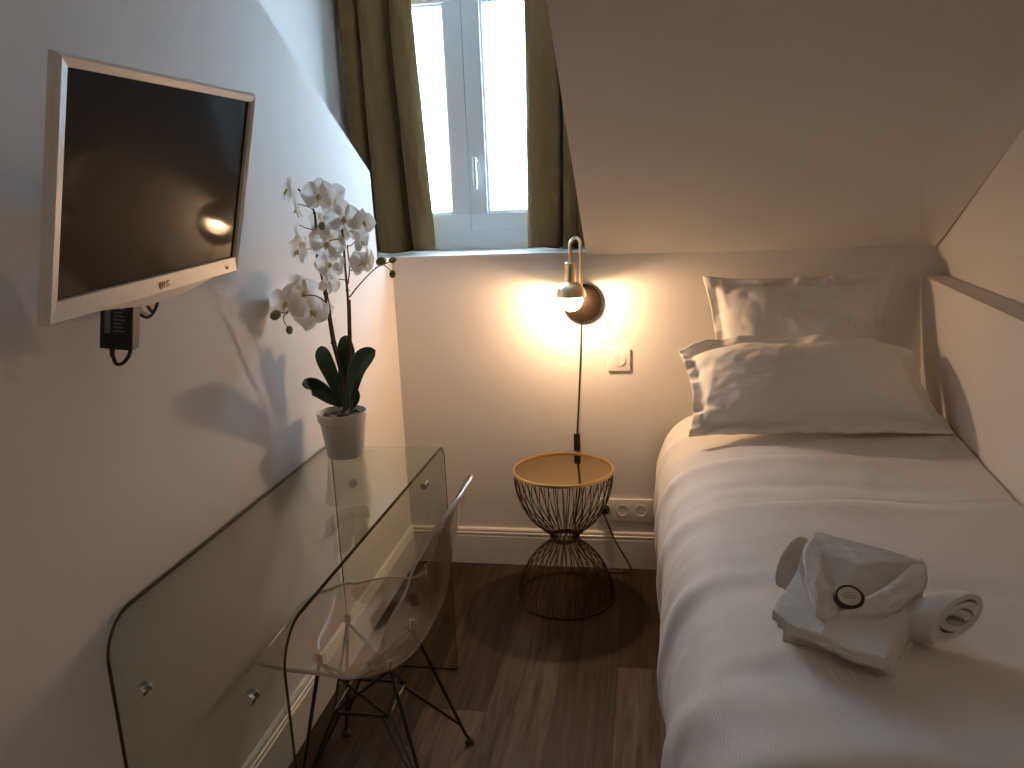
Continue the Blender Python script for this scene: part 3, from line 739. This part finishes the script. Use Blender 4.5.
# ---------------------------------------------------------------- wall lamp
def sconce():
    pc = Vector((-0.240, BY, 1.091))
    t = thing('wall_lamp', 'brass wall lamp with glowing bulb on a round dark plate above the side table', 'lamp', pc)
    mb = Matrix.Translation(pc) @ Matrix.Rotation(PI / 2, 4, 'X')
    MB().lathe([(0, .024), (.066, .024), (.0705, .021), (.0715, .016), (.0715, .0)], 56, mb).build('back_plate', M['bronze'], t, angle=35)
    lc = PY(571, 297, 2.925)       # centre of shade rim
    top = lc.z + .205
    rear = Vector((-0.2405, 3.005, 0))
    pts = [Vector((rear.x, BY - .022, 1.145)), Vector((rear.x, 3.012, 1.150)), Vector((rear.x, 3.005, 1.175)), Vector((rear.x, rear.y, top - .02))]
    arc_c = (Vector((rear.x, rear.y, top - .02)) + Vector((lc.x, lc.y, top - .02))) / 2
    hv = Vector((rear.x, rear.y, top - .02)) - arc_c
    for i in range(1, 12):
        a = PI * i / 12; pts.append(arc_c + hv * math.cos(a) + Vector((0, 0, hv.length * .62 * math.sin(a))))
    pts += [Vector((lc.x, lc.y, top - .02)), Vector((lc.x, lc.y, lc.z + .12))]
    MB().tube(pts, .0058, 14).build('arm', M['pale_brass'], t)
    ml = Matrix.Translation(lc)
    MB().lathe([(0, .128), (.017, .128), (.0205, .124), (.0205, .060), (.019, .055), (0, .055)], 32, ml).build('bulb_socket', M['pale_brass'], t, angle=35)
    prof = [(.018, .060)] + [(.056 * math.sin(a), .002 + .056 * math.cos(a)) for a in [.36 + (PI / 2 - .36) * i / 14 for i in range(15)]]
    inner = [(r - .0016, z - .0004) for r, z in reversed(prof)]
    MB().lathe(prof + inner, 44, ml).build('shade', M['pale_brass'], t, angle=60)
    MB().sphere(lc + Vector((0, 0, -.010)), .043, 32, 20).build('bulb', M['bulb'], t)
    ld = bpy.data.lights.new('filament', 'POINT'); ld.energy = 12.5; ld.color = (1.0, 0.605, 0.32); ld.shadow_soft_size = 0.013
    lt = bpy.data.objects.new('filament', ld); C.objects.link(lt); lt.location = lc + Vector((0, 0, -.012))
    lt.parent = t; lt.matrix_parent_inverse = parent_matrix(t).inverted()
    # cord: plate -> inline switch -> floor behind the table -> plug
    P1 = Vector((-0.246, BY - .010, 1.020)); sw = PY(577, 442, BY - .012)
    plug = PY(604.5, 510.5, BY - .03)
    fl = PZ(631, 571, .006)
    pts = [P1, Vector((-0.250, BY - .008, .90)), Vector((-0.262, BY - .008, .70)), sw + Vector((0, 0, .01)), sw + Vector((.004, 0, -.03)), Vector((-.263, 3.028, .35)), Vector((-.285, 3.022, .20)),
           Vector((-.268, 3.024, .10)), Vector((-.20, 3.006, .02)), Vector((-.15, 2.985, .005)), Vector((-.11, 2.985, .005)), fl + Vector((-.02, -.01, 0)), fl, fl + Vector((-.008, .004, .03)), plug + Vector((.045, -.012, -.13)), plug + Vector((.010, -.016, -.04)), plug + Vector((-.004, -.012, -.008))]
    MB().tube(crom(pts, 7), .0031, 8).build('cord', M['cord'], t)
    MB().box(sw + Vector((-.0125, -.010, -.034)), sw + Vector((.0125, .010, .034))).build('inline_switch', M['black'], t, bevel=.005)
    MB().lathe([(0, .030), (.012, .030), (.0185, .022), (.0195, .004), (.0175, 0), (0, 0)], 24, Matrix.Translation(plug + Vector((0, .021, 0))) @ Matrix.Rotation(PI / 2, 4, 'X')).build('plug', M['black'], t)
sconce()

def switch_plate():
    c = (PY(607, 348, BY) + PY(631, 371, BY)) / 2
    t = thing('light_switch', 'square white double light switch on the wall right of the lamp', 'light switch', c)
    MB().box((c.x - .043, BY - .007, c.z - .044), (c.x + .043, BY, c.z + .044)).build('plate', M['white_plastic'], t, bevel=.003)
    R = .024
    for s in (-1, 1):
        n = 20; vs = []
        a0 = [PI / 2 * s * -1 + 0 for _ in (0,)]
        prof = [(s * (.0006 + max(0, R * math.cos(a))), R * math.sin(a)) for a in [-PI / 2 + PI * i / n for i in range(n + 1)]]
        m = len(prof); b = MB()
        for d, tilt in ((0.0, 0), (.0016, .001)):
            b.v += [Vector((c.x + x, BY - .007 - d - (abs(x) / R * tilt), c.z + z)) for x, z in prof]
        b.f = [tuple(range(m)), tuple(range(2 * m - 1, m - 1, -1))] + [(i, i + 1, m + i + 1, m + i) for i in range(m - 1)] + [(m - 1, 0, m, 2 * m - 1)]
        b.build('rocker', M['white_plastic'], t, smooth=False)
switch_plate()
def outlet():
    x0, x1 = -0.195, 0.026; z0, z1 = .205, .297; zc = (z0 + z1) / 2
    t = thing('power_outlet', 'white triple wall socket above the baseboard between side table and bed', 'power outlet', ((x0 + x1) / 2, BY, zc))
    MB().box((x0, BY - .011, z0), (x1, BY, z1)).build('plate', M['white_plastic'], t, bevel=.003)
    for x in (-.164, -.094, -.022):
        m = Matrix.Translation((x, BY - .0112, zc)) @ Matrix.Rotation(PI / 2, 4, 'X')
        s = MB().lathe([(.0245, 0), (.0245, .0022), (.0215, .0022), (.0205, -.006), (0, -.006)], 32, m).build('socket', M['white_plastic'], t, angle=30)
        h = MB()
        for dx in (-.0095, .0095): h.lathe([(0, -.0052), (.0027, -.0052)], 12, m @ Matrix.Translation((dx, 0, 0)))
        h.build('pin_hole', M['socket_dark'], s)
outlet()

# ---------------------------------------------------------------- side table
def side_table():
    cx, cy, zt = -0.303, 2.79, 0.513
    t = thing('side_table', 'hourglass wire side table with a round bronze mirror top below the wall lamp', 'side table', (cx, cy, 0))
    b0 = Vector((cx, cy, 0)); mt = Matrix.Translation(b0)
    MB().lathe([(0, zt - .004), (.1795, zt - .004), (.1795, zt - .010), (0, zt - .010)], 72, mt).build('mirror_top', M['mirror'], t, angle=35)
    MB().lathe([(.1795, zt + .0015), (.1835, zt + .0025), (.1865, zt), (.1865, zt - .009), (.1825, zt - .011), (.1795, zt - .012), (.1795, zt + .0015)], 72, mt).build('rim', M['brass'], t, angle=35)
    up = crom([(.182, 0, zt - .012), (.179, 0, .45), (.163, 0, .392), (.128, 0, .328), (.085, 0, .284), (.058, 0, .260), (.052, 0, .245)], 5)
    dn = crom([(.052, 0, .239), (.064, 0, .220), (.098, 0, .190), (.136, 0, .146), (.163, 0, .092), (.178, 0, .045), (.183, 0, .006)], 5)
    def cage(prof, n, tw, name, mat, r):
        b = MB()
        for k in range(n):
            for sg in (1, -1):
                pts = []
                for i, p in enumerate(prof):
                    f = i / (len(prof) - 1); a = 2 * PI * (k + (0 if sg > 0 else .5)) / n + sg * tw * f
                    pts.append(b0 + Vector((p.x * math.cos(a), p.x * math.sin(a), p.z)))
                b.tube(pts, r, 5, cap=False)
        return b.build(name, mat, t)
    cage(up, 34, .10, 'upper_cage', M['wire'], .0015)
    cage(dn, 34, .10, 'lower_cage', M['wire'], .0015)
    w = MB()
    for z in (.247, .242, .237): w.ring(b0 + Vector((0, 0, z)), .0535, .003, 40, 8)
    w.build('waist_band', M['wire'], t)
    MB().ring(b0 + Vector((0, 0, .0045)), .183, .0042, 80, 8).build('base_ring', M['wire'], t)
side_table()

# ---------------------------------------------------------------- bed
ZB = 0.705
def rwall(y): 
    for (x0, y0), (x1, y1) in zip(led_front, led_front[1:]):
        if y1 <= y <= y0: return x1 + (x0 - x1) * (y - y1) / (y0 - y1) + LEAN * (1 - .72 / LED)
    return .85 + LEAN * (1 - .72 / LED)
def bed():
    t = thing('bed', 'single bed along the right wall under the white striped duvet', 'bed', (0.45, 2.0, 0))
    def soft(ob):
        m = ob.modifiers.new('b', 'BEVEL'); m.width = .085; m.segments = 6
    b = MB().add([(.125, 1.16, .36), (.85, 1.16, .36), (.85, 1.9, .36), (.945, 3.03, .36), (.125, 3.03, .36),
                  (.125, 1.16, .66), (.84, 1.16, .66), (.84, 1.9, .66), (.935, 3.03, .66), (.125, 3.03, .66)],
                 [(4, 3, 2, 1, 0), (5, 6, 7, 8, 9), (0, 1, 6, 5), (1, 2, 7, 6), (2, 3, 8, 7), (3, 4, 9, 8), (4, 0, 5, 9)])
    b.build('mattress', M['sheet'], t, mods=soft, angle=60)
    MB().box((.13, 1.17, .08), (.84, 3.02, .355)).build('bed_base', M['bedbase'], t, smooth=False)
    for x in (.17, .80):
        for y in (1.22, 2.97): MB().tube([(x, y, 0), (x, y, .09)], .022, 14).build('leg', M['black'], t)
bed()
def duvet():
    y0, y1 = 0.90, 2.975
    sec = crom([(.085, 0, .05), (.060, 0, .16), (.040, 0, .30), (.036, 0, .43), (.048, 0, .54), (.082, 0, .625), (.145, 0, .678), (.235, 0, .702), (.36, 0, .712), (.5, 0, .715), (.64, 0, .714), (.76, 0, .712), (.86, 0, .712), (.93, 0, .715)], 8)
    ln = [0]
    for a, b in zip(sec, sec[1:]): ln.append(ln[-1] + (b - a).length)
    T = ln[-1]
    def at(q):
        q *= T
        for i in range(1, len(sec)):
            if ln[i] >= q - 1e-9:
                f = (q - ln[i - 1]) / (ln[i] - ln[i - 1]); d = (sec[i] - sec[i - 1]).normalized()
                return sec[i - 1].lerp(sec[i], f), Vector((-d.z, 0, d.x))
        return sec[-1], Vector((0, 0, 1))
    def fn(u, v):
        y = y0 + (y1 - y0) * v
        p, n = at(u)
        wr = rwall(y) - .006
        k = max(0, (p.x - .30) / .63)
        x = p.x if p.x < .30 else .30 + k * (wr - .30)
        z = p.z
        side = max(0, min(1, (.70 - z) / .25)); topw = 1 - side
        d = 0.010 * fbm((x * 1.3, y * 1.1, z), 2.0, 3) * topw
        # long shallow pressed folds across the top
        for yc, a in ((1.97, .004), (2.33, .004), (1.55, -.006), (1.28, .007), (2.12, -.005)):
            d += topw * a * math.exp(-((y - yc - .03 * math.sin(3 * x + yc)) / .035) ** 2) * (0.4 + 0.6 * math.sin(min(1, max(0, x / .8)) * PI))
        d -= topw * .0035 * math.exp(-((y - 1.995 - .006 * x) / .004) ** 2) + topw * .003 * math.exp(-((y - 2.36) / .005) ** 2) * (x < .6)
        # diagonal drag folds running down the hanging side
        ph = y * 17 + (z - .7) * 9 + 1.5 * fbm((y * 2, z, 0), 1.0, 2)
        sw = max(0, min(1, (.72 - z) / .10)) 
        d += sw * (.012 * max(0, math.sin(ph)) ** 3 - .004 + 0.010 * fbm((y * 3, z * 2.2, 1.7), 1.2, 4))
        # foot end rolls down
        if v < .08: z -= (1 - v / .08) ** 2.2 * .26 * topw
        # head end thins out on to the mattress
        if v > .965: d -= (v - .965) / .035 * .022 * topw
        # puff beside the wall sinks a little
        z += .020 * max(0, k - .55) / .45
        if p.x > .30: n = Vector((0, 0, 1))
        return Vector((x, y, z)) + n * d
    b = MB().grid(fn, 190, 200, lambda u, v: (u * T, v * (y1 - y0)))
    o = b.build('duvet', M['duvet'], mods=solidify(.02, -1), angle=180)
    tag(o, 'white striped duvet spread over the bed', 'duvet')
duvet()

def pillow(name, label, corners, thick, back, flange, seed, mat, group, sag=0.0, arch=0.0):
    """corners: bottom-left, bottom-right, top-right, top-left; flange = flat border width"""
    bl, br, tr, tl = [Vector(c) for c in corners]
    nr = ((br - bl).cross(tl - bl)).normalized()
    Wd = (br - bl).length; Ht = (tl - bl).length
    def surf(sgn, u, v):
        uu, vv = 2 * u - 1, 2 * v - 1
        p = bl.lerp(br, u).lerp(tl.lerp(tr, u), v)
        fu, fv = 1 - 2 * flange / Wd, 1 - 2 * flange / Ht
        a, c = min(1, abs(uu) / fu), min(1, abs(vv) / fv)
        h = ((1 - a ** 2.6) * (1 - c ** 2.4)) ** 0.42 if a < 1 and c < 1 else 0
        # sides draw inwards between corners
        pin = .030 * (1 - vv * vv); p = p - (br - bl).normalized() * pin * uu * abs(uu)
        p = p + (tl - bl).normalized() * arch * (1 - abs(uu) ** 3.5) * v * v
        pin2 = .018 * (1 - uu * uu); p = p - (tl - bl).normalized() * pin2 * vv * abs(vv) * (1 if vv > 0 else .3)
        # creases that radiate from the corners and along the seam
        ang = math.atan2(vv, uu); edge = (1 - min(1, h * 1.15))
        wr = .008 * edge * math.sin(6 * ang + 7 * fbm((u * 2 + seed, v * 2, 0), 1.3, 3)) + .009 * fbm((u * 3.2 + seed, v * 2.6, .5), 1.5, 4) * (0.35 + h)
        rid = abs(noise.noise(Vector((u * 5.5 + seed * 3, v * 2.2 - u * 1.6, seed)))); wr += .010 * (1 - min(1, rid * 5)) * edge
        th = thick if sgn > 0 else back
        off = sgn * (th * h + .003) + wr * (1 if sgn > 0 else .4) 
        p = p + nr * off
        p.z -= sag * h * (1 - v)
        return p
    b = MB(); nu, nv = 110, 80
    uvf = lambda u, v: (u * Wd, v * Ht)
    b.grid(lambda u, v: surf(1, u, v), nu, nv, uvf)
    o = len(b.v)
    b.grid(lambda u, v: surf(-1, u, v), nu, nv, uvf)
    b.f = b.f[:nu * nv] + [f[::-1] for f in b.f[nu * nv:]]
    # rim between the two sides
    W1 = nu + 1
    loop = [i for i in range(W1)] + [j * W1 + nu for j in range(1, nv + 1)] + [nv * W1 + i for i in range(nu - 1, -1, -1)] + [j * W1 for j in range(nv - 1, 0, -1)]
    for i in range(len(loop)):
        p, q = loop[i], loop[(i + 1) % len(loop)]
        b.f.append((q, p, p + o, q + o))
    ob = b.build(name, mat, angle=180)
    return tag(ob, label, 'pillow', group)
PG = 'white pillows at the head of the bed'
pillow('pillow', 'square white striped pillow standing against the back wall, behind the other pillow',
       [(.235, 2.835, .72), (.835, 2.835, .72), (.852, 2.985, 1.207), (.200, 2.985, 1.188)], .08, .045, .035, 2.7, M['pillowcase'], PG, arch=-.006)
pillow('pillow', 'wide white pillow in front, resting on the duvet against the other pillow',
       [(.135, 2.53, .722), (.936, 2.53, .738), (.872, 2.785, .950), (.108, 2.785, .955)], .10, .05, .042, 6.1, M['plaincase'], PG, arch=.072)

# ---------------------------------------------------------------- towels
def soft_mods(vox, it, disp=0.0):
    def f(ob):
        m = ob.modifiers.new('r', 'REMESH'); m.mode = 'VOXEL'; m.voxel_size = vox
        s = ob.modifiers.new('s', 'SMOOTH'); s.factor = .5; s.iterations = it
        if disp:
            tx = bpy.data.textures.new('cloth', 'CLOUDS'); tx.noise_scale = .035
            d = ob.modifiers.new('d', 'DISPLACE'); d.texture = tx; d.strength = disp; d.texture_coords = 'GLOBAL'; d.mid_level = .5
    return f
def slab(name, pts, th, parent, mat, vox=.003, it=8, disp=.006, bulge=0.0):
    """thick soft cloth panel under the outline pts (its top side)"""
    b = MB(); n = len(pts); c = sum(pts, Vector()) / n + Vector((0, 0, bulge))
    dn = Vector((0, 0, -th))
    b.v = [c] + list(pts) + [c + dn] + [p + dn for p in pts]
    for i in range(n):
        j = (i + 1) % n
        b.f += [(0, 1 + i, 1 + j), (n + 1, n + 2 + j, n + 2 + i), (1 + i, n + 2 + i, n + 2 + j, 1 + j)]
    o = b.build(name, mat, parent, mods=soft_mods(vox, it, disp), angle=180)
    return o
def rolled_towel():
    zc = ZB + .012 + .061
    a = PZ(791, 560, zc); e = PZ(958, 620, zc)
    ax = (e - a); L_ = ax.length; ax.normalize(); s = Vector((0, 0, 1)).cross(ax).normalized(); up = Vector((0, 0, 1))
    b = MB(); pts = []; turns = 2.6; n = 90
    th = .0135
    def spiral(k, inner):
        f = k / n; w = -2.4 - 2 * PI * turns * f
        r = .015 + .046 * (1 - f)
        r = r - (th * .86 if inner else 0)
        return (max(r, .003) * math.cos(w) * 1.04, max(r, .003) * math.sin(w) * .98)
    sec = [spiral(k, False) for k in range(n + 1)] + [spiral(k, True) for k in range(n, -1, -1)]
    m = len(sec); nl = 24
    for j in range(nl + 1):
        v = j / nl; sc = 1 - .06 * (2 * v - 1) ** 4 + .03 * math.sin(5 * v + 1)
        for i, (x, z) in enumerate(sec):
            f = i / (n + 1) if i <= n else (m - 1 - i) / (n + 1)
            ext = .010 * math.sin(f * 14) if j in (0, nl) else 0
            mid = max(0, min(1, (v - .03) / .12)) * max(0, min(1, (.98 - v) / .26)); mid = mid * mid * (3 - 2 * mid)   # pressed flat under the folded towel
            zz = z * sc; zz = -.061 + (zz + .061) * (1 - .42 * mid)
            p = a + ax * (L_ * v + ext) + s * x * sc * (1 + .06 * mid) + up * zz
            p += ax * (.020 * x / .056 * v ** 3)          # the end is left uneven, open towards the near side
            p += Vector((0, 0, 1)) * .003 * fbm(p, 14, 3)
            b.v.append(p)
    for j in range(nl):
        for i in range(m):
            i2 = (i + 1) % m; b.f.append((j * m + i, j * m + i2, (j + 1) * m + i2, (j + 1) * m + i))
    for k in range(n):   # close the two ends of the spiral strip
        for j, fl in ((0, 1), (nl, 0)):
            q = (j * m + k, j * m + k + 1, j * m + m - 2 - k, j * m + m - 1 - k); b.f.append(q if fl else q[::-1])
    o = b.build('rolled_towel', M['terry'], angle=70)
    tag(o, 'white towel rolled into a tube, behind the folded towel on the bed', 'towel')
rolled_towel()
def folded_towel():
    zf = ZB + .070; zk = ZB + .122
    t = thing('folded_towel', 'white towel folded like a collared shirt lying on the duvet', 'towel', PZ(850, 620, ZB + .01))
    def T(x, y, z): return PZ(x, y, ZB + z)
    # under layers, stacked and fanned towards the right side
    slab('layer', [T(783, 626, .028), T(896, 668, .028), T(916, 634, .028), T(870, 590, .028), T(812, 575, .028)], .034, t, M['terry'])
    slab('layer', [T(777, 618, .046), T(891, 664, .046), T(921, 610, .062), T(880, 585, .060), T(808, 566, .056)], .020, t, M['terry'])
    # back panel rising over the roll; it shows inside the collar
    slab('back_panel', [T(790, 590, .066), T(826, 618, .060), T(850, 622, .060), T(905, 605, .074), T(929, 571, .118), T(926, 560, .134), T(880, 545, .138), T(820, 530, .136), T(803, 545, .124)], .034, t, M['terry'], disp=.004, bulge=.022)
    slab('front_panel', [T(771, 609, .066), T(787, 586, .080), T(803, 562, .096), T(806, 585, .086), T(817, 610, .078), T(828, 618, .074), T(824, 637, .062), T(790, 624, .060)], .022, t, M['terry'])
    slab('front_panel', [T(819, 634, .068), T(826, 619, .076), T(840, 612, .080), T(862, 614, .080), T(888, 611, .084), T(908, 600, .094), T(924, 582, .108), T(929, 568, .116), T(921, 598, .088), T(905, 630, .070), T(886, 660, .062), T(850, 650, .062)], .022, t, M['terry'])
    slab('collar', [T(814, 531, .136), T(823, 531, .134), T(831, 567, .106), T(841, 611, .086), T(827, 617, .084), T(815, 611, .092), T(804, 577, .110), T(803, 548, .126)], .014, t, M['terry'], bulge=.006)
    slab('collar', [T(922, 555, .134), T(929, 566, .128), T(924, 584, .114), T(904, 602, .100), T(885, 612, .092), T(859, 614, .088), T(836, 612, .086), T(866, 597, .098), T(896, 578, .116)], .014, t, M['terry'], bulge=.006)
folded_towel()
def disc():
    c = PZ(849, 598, ZB + .100)
    nrm = Vector((-.05, -.45, .9)).normalized()
    m = Matrix.Translation(c) @ nrm.to_track_quat('Z', 'Y').to_matrix().to_4x4()
    t = thing('soap_disc', 'small round cream disc with a dark rim tucked into the folded towel', 'soap', c)
    MB().lathe([(0, -.005), (.0225, -.005), (.0245, -.001), (.0245, .004), (.022, .006), (.0185, .0055)], 36, m).build('rim', M['soap_rim'], t)
    MB().lathe([(0, .0058), (.0186, .0055)], 36, m).build('face', M['soap_face'], t)
    b = MB()
    for k, (y, w) in enumerate(((.006, .009), (.001, .012), (-.004, .010))):
        pts = [m @ Vector((-w + 2 * w * i / 12, y + .0016 * math.sin(i * 2.3 + k), .0064)) for i in range(13)]
        b.tube(pts, .0006, 5)
    b.build('scribble', M['label'], t)
disc()

# ---------------------------------------------------------------- light
w = bpy.data.worlds.new('sky'); bpy.context.scene.world = w; w.use_nodes = True
bg = w.node_tree.nodes['Background']; bg.inputs[0].default_value = (0.57, 0.79, 1.0, 1); bg.inputs[1].default_value = 26.0

# added fill light behind the camera, lifts the near sides; no known lamp
al = bpy.data.lights.new('added_rear_fill', 'AREA'); al.shape = 'DISK'; al.size = 0.4; al.energy = 3.0; al.color = (1.0, 0.80, 0.63)
ao = bpy.data.objects.new('added_rear_fill', al); C.objects.link(ao); ao.location = (0.25, -0.35, HC - .03)

sc = bpy.context.scene
sc.view_settings.view_transform = 'Standard'; sc.view_settings.look = 'None'
sc.view_settings.exposure = 0.32; sc.view_settings.gamma = 1.0; sc.view_settings.use_curve_mapping = False
sc.cycles.max_bounces = 12; sc.cycles.diffuse_bounces = 6; sc.cycles.transparent_max_bounces = 24; sc.cycles.glossy_bounces = 6
sc.cycles.caustics_reflective = False; sc.cycles.caustics_refractive = False
sc.cycles.use_denoising = True
sc.cycles.sample_clamp_indirect = 6.0
